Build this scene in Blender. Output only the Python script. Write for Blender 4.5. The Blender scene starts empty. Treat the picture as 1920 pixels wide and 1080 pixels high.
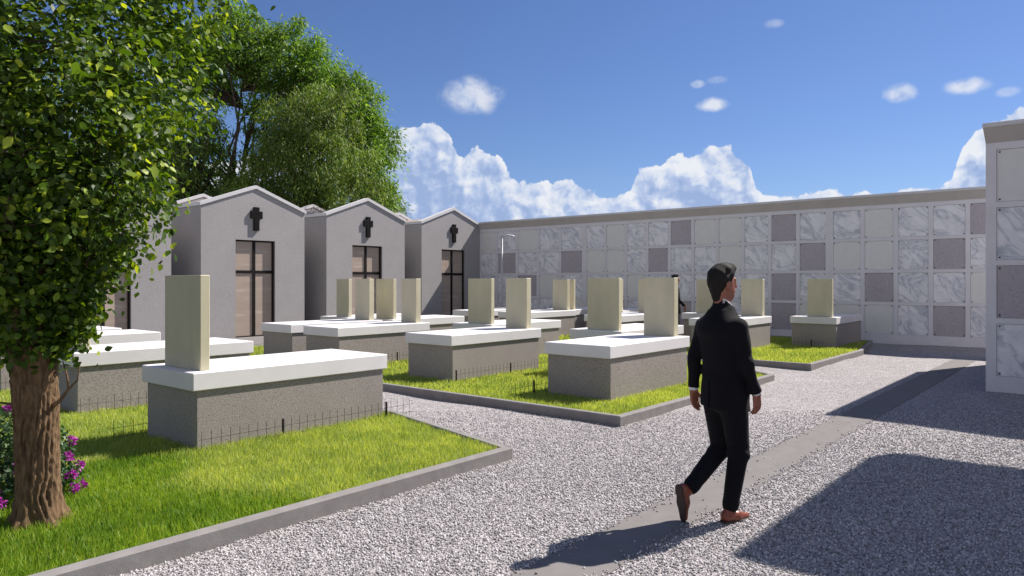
import bpy, math, random
import numpy as np
from mathutils import Vector
random.seed(7)
RS = np.random.RandomState(11)
S = bpy.context.scene
C = S.collection
TH = math.radians(39.8174)
FW = np.array([math.cos(TH), math.sin(TH), 0.0])
RT = np.array([math.sin(TH), -math.cos(TH), 0.0])
HC = 1.7

# ------------------------------------------------------------------ materials
def srgb(r, g, b):
    f = lambda c: (c / 12.92 if c <= .04045 else ((c + .055) / 1.055) ** 2.4)
    return (f(r / 255), f(g / 255), f(b / 255), 1)

class NT:
    def __init__(s, name):
        s.m = bpy.data.materials.new(name); s.m.use_nodes = True
        s.t = s.m.node_tree; s.t.nodes.clear()
        s.out = s.n('ShaderNodeOutputMaterial')
        s.b = s.n('ShaderNodeBsdfPrincipled')
        s.l(s.b.outputs[0], s.out.inputs[0])
        g = s.n('ShaderNodeNewGeometry'); s.pos = g.outputs['Position']; s.geo = g
    def n(s, t, **k):
        o = s.t.nodes.new(t)
        for a, v in k.items(): setattr(o, a, v)
        return o
    def l(s, a, b): s.t.links.new(a, b)
    def noise(s, scale, detail=4, rough=.55, vec=None, dist=0):
        o = s.n('ShaderNodeTexNoise'); s.l(vec or s.pos, o.inputs['Vector'])
        o.inputs['Scale'].default_value = scale; o.inputs['Detail'].default_value = detail
        o.inputs['Roughness'].default_value = rough; o.inputs['Distortion'].default_value = dist
        return o.outputs[0]
    def vor(s, scale, feature='F1', vec=None, out=0):
        o = s.n('ShaderNodeTexVoronoi', feature=feature); s.l(vec or s.pos, o.inputs['Vector'])
        o.inputs['Scale'].default_value = scale
        return o.outputs[out]
    def ramp(s, fac, stops, interp='LINEAR'):
        o = s.n('ShaderNodeValToRGB'); e = o.color_ramp.elements; o.color_ramp.interpolation = interp
        while len(e) > 1: e.remove(e[-1])
        e[0].position = stops[0][0]; e[0].color = stops[0][1]
        for p, c in stops[1:]:
            x = e.new(p); x.color = c
        s.l(fac, o.inputs[0]); return o.outputs[0]
    def mix(s, f, a, b, mode='MIX'):
        o = s.n('ShaderNodeMix', data_type='RGBA', blend_type=mode)
        for i, v in ((0, f), (6, a), (7, b)):
            if hasattr(v, 'links') or isinstance(v, bpy.types.NodeSocket): s.l(v, o.inputs[i])
            else: o.inputs[i].default_value = v
        return o.outputs[2]
    def math(s, op, a, b=0.0, c=0.0, clamp=False):
        o = s.n('ShaderNodeMath', operation=op, use_clamp=clamp)
        for i, v in enumerate((a, b, c)):
            if isinstance(v, bpy.types.NodeSocket): s.l(v, o.inputs[i])
            else: o.inputs[i].default_value = v
        return o.outputs[0]
    def mapv(s, scale=(1, 1, 1), rot=(0, 0, 0), vec=None):
        o = s.n('ShaderNodeMapping'); s.l(vec or s.pos, o.inputs[0])
        o.inputs['Scale'].default_value = scale; o.inputs['Rotation'].default_value = rot
        return o.outputs[0]
    def bump(s, h, strength=.3, dist=.01):
        o = s.n('ShaderNodeBump'); s.l(h, o.inputs['Height'])
        o.inputs['Strength'].default_value = strength; o.inputs['Distance'].default_value = dist
        s.l(o.outputs[0], s.b.inputs['Normal'])
    def base(s, c):
        if isinstance(c, bpy.types.NodeSocket): s.l(c, s.b.inputs['Base Color'])
        else: s.b.inputs['Base Color'].default_value = c
    def rough(s, v): s.b.inputs['Roughness'].default_value = v
    def spec(s, v): s.b.inputs['Specular IOR Level'].default_value = v

def g4(v, r=1, g=1, b=1): return (v * r, v * g, v * b, 1)

def M_speckle(name, dark, mid, light, scale=180, bump=.25, rough=.7, var=.12):
    t = NT(name)
    a = t.noise(scale, 3, .7)
    c = t.ramp(a, [(.36, dark), (.47, mid), (.58, mid), (.68, light)])
    v = t.ramp(t.noise(1.3, 4, .6), [(.3, g4(1 - var)), (.7, g4(1))])
    t.base(t.mix(1.0, c, v, 'MULTIPLY')); t.rough(rough); t.spec(.3)
    t.bump(a, bump, .004); return t.m

def M_plain(name, col, rough=.6, nscale=6, var=.1, bump=.1, spec=.35, bscale=60, stain=0.0, metallic=0):
    t = NT(name)
    a = t.noise(nscale, 5, .6)
    v = t.ramp(a, [(.3, g4(1 - var)), (.7, g4(1))])
    c = t.mix(1.0, col, v, 'MULTIPLY')
    if stain:
        s2 = t.noise(3.0, 6, .65, t.mapv((1, 1, .18)))
        c = t.mix(1.0, c, t.ramp(s2, [(.35, g4(1 - stain)), (.62, g4(1))]), 'MULTIPLY')
    t.base(c); t.rough(rough); t.spec(spec); t.b.inputs['Metallic'].default_value = metallic
    if bump: t.bump(t.noise(bscale, 3), bump, .004)
    return t.m

def M_marble(name):
    t = NT(name)
    oi = t.n('ShaderNodeObjectInfo')
    off = t.n('ShaderNodeVectorMath', operation='SCALE'); 
    cmb = t.n('ShaderNodeCombineXYZ')
    t.l(oi.outputs['Random'], cmb.inputs[0]); t.l(oi.outputs['Random'], cmb.inputs[1]); t.l(oi.outputs['Random'], cmb.inputs[2])
    t.l(cmb.outputs[0], off.inputs[0]); off.inputs['Scale'].default_value = 37.0
    add = t.n('ShaderNodeVectorMath', operation='ADD'); t.l(t.pos, add.inputs[0]); t.l(off.outputs[0], add.inputs[1])
    m = t.mapv((1, 1.0, 1.0), (.9, 0, 0), add.outputs[0])
    m2 = t.mapv((1, 1.9, 1.0), (0, 0, 0), m)
    n1 = t.noise(1.05, 6, .58, m2, 1.1)
    d = t.math('ABSOLUTE', t.math('SUBTRACT', n1, .5))
    vein = t.ramp(d, [(0, g4(.66, .96, 1, 1.07)), (.010, g4(.75, .97, 1, 1.05)), (.03, g4(.92)), (.08, g4(1))])
    n2 = t.noise(2.6, 6, .62, m2, .8)
    cl = t.ramp(n2, [(.34, g4(.77, .97, 1, 1.05)), (.47, g4(.92)), (.6, g4(1))])
    c = t.mix(1.0, vein, cl, 'MULTIPLY')
    t.base(t.mix(1.0, c, g4(.86, 1, 1, 1.02), 'MULTIPLY')); t.rough(.35); t.spec(.4); return t.m

M = {}
M['granite'] = M_speckle('brown_grey_granite', g4(.17, 1, .89, .83), g4(.365, 1, .89, .84), g4(.54, 1, .91, .86), 75, .3)
M['chapel'] = M_speckle('chapel_stone', g4(.29, 1, .965, .965), g4(.37, 1, .965, .965), g4(.43, 1, .965, .965), 38, .35, .8, .08)
M['slab'] = M_plain('white_stone', g4(.79, 1, .975, .985), .55, 2.5, .07, .08, .3, 80)
M['coping'] = M_plain('coping_white', g4(.66, 1, .99, 1.0), .6, 3, .1, .1)
M['head'] = M_plain('beige_stone', (.60, .555, .40, 1), .6, 5, .07, .12, .3, 50, .1)
M['kerb'] = M_plain('kerb_concrete', g4(.27, 1, .95, .92), .85, 8, .22, .35, .2, 90)
M['frame'] = M_plain('niche_concrete', g4(.76, 1, .975, 1.0), .8, 2.5, .1, .15, .25, 50)
M['cornice'] = M_plain('cornice_concrete', g4(.5, 1, .93, .86), .85, 2, .12, .15, .2, 40)
M['marble'] = M_marble('white_veined_marble')
M['pale'] = M_plain('pale_green_grey_stone', g4(.76, 1, 1, .95), .5, 6, .06, .05, .3)
M['pink'] = M_speckle('rose_grey_granite', g4(.38, 1, .91, .96), g4(.47, 1, .92, .97), g4(.54, 1, .93, .97), 22, .1, .5)
M['metal'] = M_plain('dark_bronze', g4(.010, 1, .8, .75), .5, 10, .2, 0, .25)
M['cross'] = M_plain('dark_iron', g4(.005, 1, .75, .75), .6, 10, .2, 0, .15)
M['wire'] = M_plain('wire_black', g4(.015), .55, 10, .2, 0, .4)
M['roof'] = M_plain('roof_screed', g4(.40, 1, .82, .70), .9, 8, .2, .2)
M['lampm'] = M_plain('galvanised', g4(.55), .4, 8, .1, 0, .5)
M['pathc'] = M_plain('path_concrete', g4(.215, 1, .945, .92), .9, 5, .16, .25, .15, 120, 0)
M['soil'] = M_plain('soil', (.10, .11, .03, 1), .95, 14, .4, .5, .1, 30)
M['roofslab'] = M_plain('canopy_concrete', g4(.5), .8)

def M_door():
    t = NT('bronze_glass')
    w = t.noise(1.1, 3, .5, t.mapv((1, 1, 7)))
    c = t.ramp(w, [(.3, g4(.38, 1, .81, .67)), (.62, g4(.42, 1, .82, .68)), (.70, g4(.52, 1, .85, .73)), (.78, g4(.41, 1, .83, .70))])  # lighter horizontal streaks painted in as reflections on the panels
    t.base(c); t.rough(.28); t.spec(.45); return t.m
M['door'] = M_door()

def M_gravel():
    t = NT('gravel')
    wob = t.noise(9, 2)
    v1 = t.n('ShaderNodeTexVoronoi'); t.l(t.pos, v1.inputs['Vector']); v1.inputs['Scale'].default_value = 66
    v2 = t.n('ShaderNodeTexVoronoi'); t.l(t.pos, v2.inputs['Vector']); v2.inputs['Scale'].default_value = 42
    s1 = t.n('ShaderNodeSeparateColor'); t.l(v1.outputs['Color'], s1.inputs[0])
    s2 = t.n('ShaderNodeSeparateColor'); t.l(v2.outputs['Color'], s2.inputs[0])
    st = [(0, g4(.16, 1, .95, .95)), (.22, g4(.29, 1, .95, .95)), (.5, g4(.42, 1, .955, .955)), (.78, g4(.55, 1, .96, .965)), (1, g4(.72, 1, .97, .975))]
    a = t.ramp(s1.outputs[0], st); b = t.ramp(s2.outputs[1], st)
    c = t.mix(.42, a, b)
    ed = t.ramp(v1.outputs['Distance'], [(.3, g4(1)), (.75, g4(.50))])
    c = t.mix(1.0, c, ed, 'MULTIPLY')
    big = t.ramp(t.noise(.55, 4, .6), [(.3, g4(.86)), (.7, g4(1.0))])
    c = t.mix(1.0, c, big, 'MULTIPLY'); c = t.mix(1.0, c, (1.11, 1.085, 1.09, 1), 'MULTIPLY')
    t.base(c); t.rough(.85); t.spec(.2)
    h = t.math('SUBTRACT', 1.0, v1.outputs['Distance'])
    t.bump(h, .9, .012); return t.m
M['gravel'] = M_gravel()

def M_pebble():
    t = NT('pebble')
    r = t.geo.outputs['Random Per Island']
    c = t.ramp(r, [(0, g4(.17, 1, .96, .96)), (.2, g4(.28, 1, .965, .965)), (.5, g4(.42, 1, .965, .965)), (.8, g4(.56, 1, .97, .975)), (1, g4(.72, 1, .975, .98))])
    t.base(c); t.rough(.8); t.spec(.2); return t.m
M['pebble'] = M_pebble()

def M_leaf(name, stops, trans=.35, tcol=(1, 1, 1, 1), rough=.45, patch=None, dead=None):
    t = NT(name)
    r = t.geo.outputs['Random Per Island']
    c = t.ramp(r, stops)
    if patch:
        c = t.mix(1.0, c, t.ramp(t.noise(patch[0], 3), [(.35, patch[1]), (.65, patch[2])]), 'MULTIPLY')
    t.base(c); t.rough(rough); t.spec(.35)
    tr = t.n('ShaderNodeBsdfTranslucent')
    t.l(t.mix(1.0, c, tcol, 'MULTIPLY'), tr.inputs[0])
    mx = t.n('ShaderNodeMixShader'); mx.inputs[0].default_value = trans
    t.l(t.b.outputs[0], mx.inputs[1]); t.l(tr.outputs[0], mx.inputs[2]); t.l(mx.outputs[0], t.out.inputs[0])
    return t.m
M['grass'] = M_leaf('lawn_grass', [(0, (.29, .40, .08, 1)), (.5, (.43, .53, .13, 1)), (.85, (.52, .60, .17, 1)), (1, (.60, .60, .28, 1))], .46, (1.5, 1.35, .6, 1), .5, (2.2, g4(.78, .9, 1, 1), g4(1)))
M['grassdark'] = M_leaf('dark_grass', [(0, (.09, .22, .015, 1)), (.5, (.18, .36, .035, 1)), (.85, (.27, .44, .055, 1)), (1, (.37, .48, .10, 1))], .46, (1.5, 1.35, .6, 1), .5, (1.7, g4(.75), g4(1.1, 1.2, 1, 1)))  # separate grass type of a darker green
M['leaf1'] = M_leaf('broad_leaf', [(0, (.022, .048, .005, 1)), (.5, (.050, .105, .009, 1)), (.82, (.085, .15, .012, 1)), (.93, (.20, .29, .025, 1)), (1, (.36, .44, .05, 1))], .36, (2.3, 2.1, .6, 1), .5)
M['leafB'] = M_leaf('bright_leaf', [(0, (.06, .13, .017, 1)), (.5, (.11, .23, .03, 1)), (1, (.26, .40, .06, 1))], .34, (2.0, 1.9, .8, 1), .5, (.5, g4(.65), g4(1.15)))
M['leafO'] = M_leaf('olive_leaf', [(0, (.045, .10, .014, 1)), (.5, (.11, .20, .028, 1)), (1, (.30, .38, .07, 1))], .24, (1.8, 1.7, .8, 1), .55, (.55, g4(.6), g4(1.15)))
M['leafbush'] = M_leaf('bush_leaf', [(0, (.02, .06, .025, 1)), (.6, (.05, .11, .04, 1)), (1, (.12, .19, .08, 1))], .3, (1.5, 1.6, .8, 1), .45)
M['petal'] = M_leaf('magenta_petal', [(0, (.30, .02, .26, 1)), (.5, (.50, .05, .45, 1)), (1, (.70, .16, .62, 1))], .35, (1, 1, 1, 1), .5)

def M_bark(name, dark, light, sc=1):
    t = NT(name)
    mp = t.mapv((1, 1, .22))
    n = t.noise(26 * sc, 6, .65, mp, .8); n2 = t.noise(90 * sc, 4, .6, mp)
    c = t.ramp(n, [(.32, dark), (.55, light), (.72, tuple(min(1, 1.5 * x) for x in light[:3]) + (1,))])
    t.base(t.mix(.35, c, t.ramp(n2, [(.35, dark), (.65, light)]))); t.rough(.9); t.spec(.15)
    t.bump(t.mix(.5, n, n2), .9, .012); return t.m
M['bark'] = M_bark('brown_bark', (.035, .020, .011, 1), (.215, .14, .08, 1))
M['bark2'] = M_bark('dark_bark', (.03, .024, .018, 1), (.11, .085, .06, 1), .4)

def M_cloth(name, col, rough=.75, sheen=.1):
    t = NT(name)
    n = t.noise(14, 3); w = t.noise(420, 2)
    t.base(t.mix(1.0, col, t.ramp(n, [(.3, g4(.8)), (.7, g4(1))]), 'MULTIPLY')); t.rough(rough); t.spec(.25)
    t.b.inputs['Sheen Weight'].default_value = sheen
    t.bump(w, .25, .002); return t.m
M['suit'] = M_cloth('suit_cloth', (.0036, .0036, .0066, 1), .9, .02)
M['shirt'] = M_cloth('shirt_cloth', g4(.75), .7, 0)
M['skin'] = M_plain('brown_skin', (.30, .115, .07, 1), .5, 30, .12, .15, .4, 300)
M['hair'] = M_plain('black_hair', (.010, .008, .006, 1), .75, 40, .3, .8, .35, 260)
def M_shoe():
    t = NT('tan_leather')
    z = t.noise(12, 3)
    t.base(t.ramp(z, [(.3, (.15, .035, .018, 1)), (.7, (.24, .062, .03, 1))])); t.rough(.33); t.spec(.5); return t.m
M['shoe'] = M_shoe()
M['sole'] = M_plain('shoe_sole', g4(.05, 1, .6, .5), .6, 10, .2, 0)

# ------------------------------------------------------------------ mesh helpers
def tag(o, label=None, cat=None, group=None, kind=None):
    if label: o['label'] = label
    if cat: o['category'] = cat
    if group: o['group'] = group
    if kind: o['kind'] = kind
    return o

def link(name, me, parent=None):
    o = bpy.data.objects.new(name, me); C.objects.link(o)
    if parent is not None: o.parent = parent
    return o

def empty(name, loc, rz=0, **k):
    o = link(name, None); o.location = loc; o.rotation_euler = (0, 0, rz); o.empty_display_size = .2
    tag(o, **k); return o

class MB:
    def __init__(s): s.v = []; s.f = []; s.mi = []
    def add(s, vs, fs, mi=0):
        b = len(s.v); s.v += [tuple(map(float, p)) for p in vs]
        s.f += [tuple(b + i for i in f) for f in fs]; s.mi += [mi] * len(fs); return s
    def box(s, x0, x1, y0, y1, z0, z1, bev=0, mi=0):
        if bev <= 0:
            v = [(x, y, z) for z in (z0, z1) for y in (y0, y1) for x in (x0, x1)]
            return s.add(v, [(0, 2, 3, 1), (4, 5, 7, 6), (0, 1, 5, 4), (2, 6, 7, 3), (0, 4, 6, 2), (1, 3, 7, 5)], mi)
        b = bev; P = []; idx = {}
        xs, ys, zs = (x0, x1), (y0, y1), (z0, z1)
        for a in (0, 1):
            for c in (0, 1):
                for d in (0, 1):
                    x, y, z = xs[a], ys[c], zs[d]; sx, sy, sz = (1, -1)[a], (1, -1)[c], (1, -1)[d]
                    idx[(a, c, d, 0)] = len(P); P.append((x, y + sy * b, z + sz * b))
                    idx[(a, c, d, 1)] = len(P); P.append((x + sx * b, y, z + sz * b))
                    idx[(a, c, d, 2)] = len(P); P.append((x + sx * b, y + sy * b, z))
        F = []
        g = lambda a, c, d, k: idx[(a, c, d, k)]
        for a in (0, 1):
            q = [g(a, 0, 0, 0), g(a, 1, 0, 0), g(a, 1, 1, 0), g(a, 0, 1, 0)]; F.append(q if a else q[::-1])
            q = [g(0, a, 0, 1), g(1, a, 0, 1), g(1, a, 1, 1), g(0, a, 1, 1)]; F.append(q[::-1] if a else q)
            q = [g(0, 0, a, 2), g(1, 0, a, 2), g(1, 1, a, 2), g(0, 1, a, 2)]; F.append(q if a else q[::-1])
        for a in (0, 1):
            for c in (0, 1):
                F.append([g(a, c, 0, 0), g(a, c, 1, 0), g(a, c, 1, 1), g(a, c, 0, 1)])
                F.append([g(a, 0, c, 0), g(a, 1, c, 0), g(a, 1, c, 2), g(a, 0, c, 2)])
                F.append([g(0, a, c, 1), g(1, a, c, 1), g(1, a, c, 2), g(0, a, c, 2)])
                for d in (0, 1): F.append([g(a, c, d, 0), g(a, c, d, 1), g(a, c, d, 2)])
        return s.add(P, F, mi)
    def prism(s, pts, axis, a, b, mi=0):
        """polygon pts in the two other axes, extruded along axis from a to b"""
        n = len(pts); V = []
        for t in (a, b):
            for p in pts:
                q = list(p); q.insert(axis, t); V.append(q)
        F = [list(range(n)), list(range(n, 2 * n))[::-1]] + [[i, i + n, (i + 1) % n + n, (i + 1) % n] for i in range(n)]
        return s.add(V, F, mi)
    def tube(s, pts, rs, n=8, caps=True, mi=0):
        pts = [Vector(p) for p in pts]; V = []; F = []
        if not hasattr(rs, '__len__'): rs = [rs] * len(pts)
        up = Vector((0.13, .21, .97)); prev = None
        for i, p in enumerate(pts):
            d = (pts[min(i + 1, len(pts) - 1)] - pts[max(i - 1, 0)]).normalized()
            if prev is None:
                a = d.orthogonal().normalized()
            else: a = (prev - d * prev.dot(d)).normalized()
            prev = a; b = d.cross(a)
            for k in range(n):
                t = 2 * math.pi * k / n; V.append(p + (a * math.cos(t) + b * math.sin(t)) * rs[i])
        for i in range(len(pts) - 1):
            for k in range(n):
                F.append((i * n + k, i * n + (k + 1) % n, (i + 1) * n + (k + 1) % n, (i + 1) * n + k))
        if caps: F.append(tuple(range(n))[::-1]); F.append(tuple((len(pts) - 1) * n + k for k in range(n)))
        return s.add(V, F, mi)
    def build(s, name, mats, parent=None, smooth=False):
        me = bpy.data.meshes.new(name); me.from_pydata(s.v, [], s.f)
        if not isinstance(mats, (list, tuple)): mats = [mats]
        for m in mats: me.materials.append(m)
        me.polygons.foreach_set('material_index', s.mi)
        me.polygons.foreach_set('use_smooth', [smooth] * len(s.f)); me.update()
        import bmesh
        bm = bmesh.new(); bm.from_mesh(me); bmesh.ops.recalc_face_normals(bm, faces=bm.faces); bm.to_mesh(me); bm.free()
        return link(name, me, parent)

def np_mesh(name, V, loops, starts, mats, parent=None, smooth=False, mi=None):
    me = bpy.data.meshes.new(name)
    V = np.asarray(V, np.float32); loops = np.asarray(loops, np.int32).ravel(); starts = np.asarray(starts, np.int32)
    me.vertices.add(len(V)); me.vertices.foreach_set('co', V.ravel())
    me.loops.add(len(loops)); me.loops.foreach_set('vertex_index', loops)
    me.polygons.add(len(starts)); me.polygons.foreach_set('loop_start', starts)
    if mi is not None: me.polygons.foreach_set('material_index', np.asarray(mi, np.int32))
    me.polygons.foreach_set('use_smooth', np.full(len(starts), smooth, bool))
    for m in (mats if isinstance(mats, (list, tuple)) else [mats]): me.materials.append(m)
    me.update(calc_edges=True); me.validate()
    return link(name, me, parent)

def instances(T, faces, pos, R):
    """T (k,3) template; pos (n,3); R (n,3,3) rows = images of template axes -> V, loops, starts"""
    n = len(pos); k = len(T)
    V = np.einsum('ka,nab->nkb', T, R) + pos[:, None, :]
    L = []; sizes = []
    for f in faces: L += list(f); sizes.append(len(f))
    L = np.array(L); tot = len(L)
    loops = (L[None, :] + (np.arange(n) * k)[:, None]).ravel()
    st = np.concatenate([[0], np.cumsum(sizes)[:-1]])
    starts = (st[None, :] + (np.arange(n) * tot)[:, None]).ravel()
    return V.reshape(-1, 3), loops, starts

def unit(a): return a / np.maximum(np.linalg.norm(a, axis=-1, keepdims=True), 1e-9)

def frames(d, nrm):
    """rows: x = side, y = along d, z = normal"""
    y = unit(d); x = unit(np.cross(y, nrm)); z = np.cross(x, y)
    return np.stack([x, y, z], 1)

def surface_nets(fn, lo, hi, h):
    lo = np.array(lo, float); n = np.ceil((np.array(hi) - lo) / h).astype(int) + 1
    ax = [lo[i] + h * np.arange(n[i]) for i in range(3)]
    X, Y, Z = np.meshgrid(*ax, indexing='ij')
    D = fn(X.astype(np.float32), Y.astype(np.float32), Z.astype(np.float32)).astype(np.float32)
    ins = D < 0
    cs = [ins[a:n[0] - 1 + a, b:n[1] - 1 + b, c:n[2] - 1 + c] for a in (0, 1) for b in (0, 1) for c in (0, 1)]
    sm = sum(c.astype(np.int8) for c in cs)
    act = (sm > 0) & (sm < 8)
    I = np.argwhere(act); idx = -np.ones(act.shape, np.int64); idx[act] = np.arange(len(I))
    acc = np.zeros((len(I), 3)); cnt = np.zeros(len(I))
    cor = [(a, b, c) for a in (0, 1) for b in (0, 1) for c in (0, 1)]
    for a in cor:
        for k in range(3):
            if a[k] == 0:
                b = list(a); b[k] = 1
                da = D[I[:, 0] + a[0], I[:, 1] + a[1], I[:, 2] + a[2]]; db = D[I[:, 0] + b[0], I[:, 1] + b[1], I[:, 2] + b[2]]
                m = (da < 0) != (db < 0); t = da / np.where(m, da - db, 1)
                p = np.tile(np.array(a, float), (len(I), 1)); p[:, k] = t
                acc += p * m[:, None]; cnt += m
    V = lo + (I + acc / cnt[:, None]) * h
    Q = []
    for k in range(3):
        u, v = (k + 1) % 3, (k + 2) % 3
        sl0 = [slice(None)] * 3; sl1 = [slice(None)] * 3; sl0[k] = slice(0, n[k] - 1); sl1[k] = slice(1, n[k])
        ch = ins[tuple(sl0)] != ins[tuple(sl1)]
        E = np.argwhere(ch); E = E[(E[:, u] > 0) & (E[:, v] > 0) & (E[:, u] < n[u] - 1) & (E[:, v] < n[v] - 1)]
        s = ins[E[:, 0], E[:, 1], E[:, 2]]
        def c(du, dv):
            e = E.copy(); e[:, u] -= du; e[:, v] -= dv; return idx[e[:, 0], e[:, 1], e[:, 2]]
        q = np.stack([c(1, 1), c(0, 1), c(0, 0), c(1, 0)], 1)
        q[~s] = q[~s][:, ::-1]; Q.append(q)
    return V, np.concatenate(Q)

def net_obj(name, fn, lo, hi, h, mat, parent, xf=None, smooth=True):
    V, Q = surface_nets(fn, lo, hi, h)
    # light laplacian polish
    nb = np.zeros_like(V); ct = np.zeros(len(V))
    for it in range(2):
        nb[:] = 0; ct[:] = 0
        for a, b in ((0, 1), (1, 2), (2, 3), (3, 0)):
            np.add.at(nb, Q[:, a], V[Q[:, b]]); np.add.at(ct, Q[:, a], 1)
            np.add.at(nb, Q[:, b], V[Q[:, a]]); np.add.at(ct, Q[:, b], 1)
        V = V * .5 + .5 * nb / np.maximum(ct, 1)[:, None]
    if xf is not None: V = xf(V)
    return np_mesh(name, V, Q, np.arange(len(Q)) * 4, mat, parent, smooth)

# SDF pieces
def smin(a, b, k):
    h = np.clip(.5 + .5 * (b - a) / k, 0, 1); return b * (1 - h) + a * h - k * h * (1 - h)
def cap(X, Y, Z, a, b, ra, rb, sc=(1, 1, 1)):
    a = np.array(a, float); b = np.array(b, float); sc = np.array(sc, float)
    A = a * sc; B = b * sc; d = B - A; L = max(d @ d, 1e-9)
    px, py, pz = X * sc[0] - A[0], Y * sc[1] - A[1], Z * sc[2] - A[2]
    t = np.clip((px * d[0] + py * d[1] + pz * d[2]) / L, 0, 1)
    return (np.sqrt((px - t * d[0]) ** 2 + (py - t * d[1]) ** 2 + (pz - t * d[2]) ** 2) - (ra + (rb - ra) * t)) / max(sc)
def ell(X, Y, Z, c, r):
    k = np.sqrt(((X - c[0]) / r[0]) ** 2 + ((Y - c[1]) / r[1]) ** 2 + ((Z - c[2]) / r[2]) ** 2)
    return (k - 1) * min(r)

# ------------------------------------------------------------------ camera, sun, sky
cam = bpy.data.cameras.new('camera'); co = bpy.data.objects.new('camera', cam); C.objects.link(co)
cam.sensor_width = 36; cam.lens = 36 * 1350 / 1920; cam.shift_y = -12 / 1920
cam.clip_start = .05; cam.clip_end = 5000
co.location = (0, 0, HC); co.rotation_euler = (math.radians(90), 0, TH - math.radians(90))
S.camera = co
SUNV = Vector((.87, -.312, 1.0)).normalized()
sl = bpy.data.lights.new('sun', 'SUN'); so = bpy.data.objects.new('sun', sl); C.objects.link(so)
so.rotation_euler = SUNV.to_track_quat('Z', 'Y').to_euler(); so.location = (20, -10, 30)
sl.energy = 5.0; sl.angle = math.radians(.5); sl.color = (1.0, .93, .86)
S.view_settings.view_transform = 'Standard'; S.view_settings.look = 'None'
S.view_settings.exposure = .64; S.view_settings.gamma = 1; S.view_settings.use_curve_mapping = False

W = bpy.data.worlds.new('World'); S.world = W; W.use_nodes = True
wt = W.node_tree; wt.nodes.clear()
class WN(NT):
    def __init__(s): s.t = wt; s.pos = None
w = WN()
wo = w.n('ShaderNodeOutputWorld'); 
sky = w.n('ShaderNodeTexSky', sky_type='NISHITA'); sky.sun_disc = False
sky.sun_elevation = math.asin(SUNV.z); sky.sun_rotation = math.atan2(SUNV.x, SUNV.y)
sky.altitude = 0; sky.air_density = 1.0; sky.dust_density = .2; sky.ozone_density = 4.0
bg = w.n('ShaderNodeBackground'); bg.inputs[1].default_value = .077
hs = w.n('ShaderNodeHueSaturation'); hs.inputs['Saturation'].default_value = 1.0
w.l(sky.outputs[0], hs.inputs['Color'])
tcn = w.n('ShaderNodeTexCoord'); gen = tcn.outputs['Generated']
sp = w.n('ShaderNodeSeparateXYZ'); w.l(gen, sp.inputs[0])
# azimuth to the right of the photograph's view, in degrees; elevation in degrees
fx = w.math('ADD', w.math('MULTIPLY', sp.outputs[0], float(FW[0])), w.math('MULTIPLY', sp.outputs[1], float(FW[1])))
rx = w.math('ADD', w.math('MULTIPLY', sp.outputs[0], float(RT[0])), w.math('MULTIPLY', sp.outputs[1], float(RT[1])))
az = w.math('MULTIPLY', w.math('ARCTAN2', rx, fx), 57.29578)
el = w.math('MULTIPLY', w.math('ARCSINE', sp.outputs[2]), 57.29578)
uv = w.n('ShaderNodeCombineXYZ'); w.l(az, uv.inputs[0]); w.l(el, uv.inputs[1])
def azel(x, y):
    return math.degrees(math.atan((x - 960) / 1350)), math.degrees(math.atan((528 - y) / math.hypot(1350, x - 960)))
def cloudnoise(vec, det=4.5):
    a = w.n('ShaderNodeTexVoronoi', feature='SMOOTH_F1'); w.l(vec, a.inputs['Vector']); a.inputs['Scale'].default_value = .55
    a.inputs['Detail'].default_value = det; a.inputs['Roughness'].default_value = .5; a.inputs['Lacunarity'].default_value = 2.2
    a.inputs['Smoothness'].default_value = .6; a.normalize = True
    b = w.noise(.5, det + 2, .55, vec)
    return w.math('ADD', w.math('MULTIPLY', w.math('SUBTRACT', .5, a.outputs['Distance']), 2.0), w.math('MULTIPLY', w.math('SUBTRACT', b, .5), 2.6))
wv = w.n('ShaderNodeTexNoise'); w.l(uv.outputs[0], wv.inputs['Vector']); wv.inputs['Scale'].default_value = .7; wv.inputs['Detail'].default_value = 4
wsc = w.n('ShaderNodeVectorMath', operation='SCALE'); w.l(wv.outputs['Color'], wsc.inputs[0]); wsc.inputs['Scale'].default_value = .9
wad = w.n('ShaderNodeVectorMath', operation='ADD'); w.l(uv.outputs[0], wad.inputs[0]); w.l(wsc.outputs[0], wad.inputs[1])
wuv = wad.outputs[0]
N0 = cloudnoise(wuv)
sh = w.n('ShaderNodeVectorMath', operation='ADD'); w.l(wuv, sh.inputs[0]); sh.inputs[1].default_value = (.45, .45, 0)
N1 = cloudnoise(sh.outputs[0], 2.0); N2 = cloudnoise(wuv, 2.0)
pts = [(-400, 330), (300, 320), (560, 280), (690, 262), (740, 243), (800, 240), (845, 262), (868, 292), (890, 280), (925, 295), (955, 325), (1000, 345),
       (1060, 340), (1100, 358), (1155, 372), (1185, 352), (1200, 322), (1235, 316), (1255, 296), (1300, 284), (1340, 276), (1385, 294), (1412, 325),
       (1426, 372), (1500, 372), (1560, 366), (1660, 360), (1765, 360), (1790, 325), (1815, 262), (1860, 222), (1960, 200), (2200, 230), (2700, 330)]
fc = w.n('ShaderNodeFloatCurve'); cu = fc.mapping.curves[0]
tgt = []
for x, y in pts:
    a, e = azel(x, y); tgt.append(((a + 60) / 120, e / 20))
cu.points[0].location = (0, tgt[0][1]); cu.points[1].location = (1, tgt[-1][1])
for p in tgt: cu.points.new(*p)
for p in cu.points: p.handle_type = 'AUTO_CLAMPED'
fc.mapping.update()
w.l(w.math('DIVIDE', w.math('ADD', az, 60), 120), fc.inputs['Value'])
top = w.math('MULTIPLY', fc.outputs[0], 20)
dd = w.math('SUBTRACT', top, el)
bank = w.math('ADD', dd, w.math('SUBTRACT', w.math('MULTIPLY', N0, .85), .22))
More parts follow.
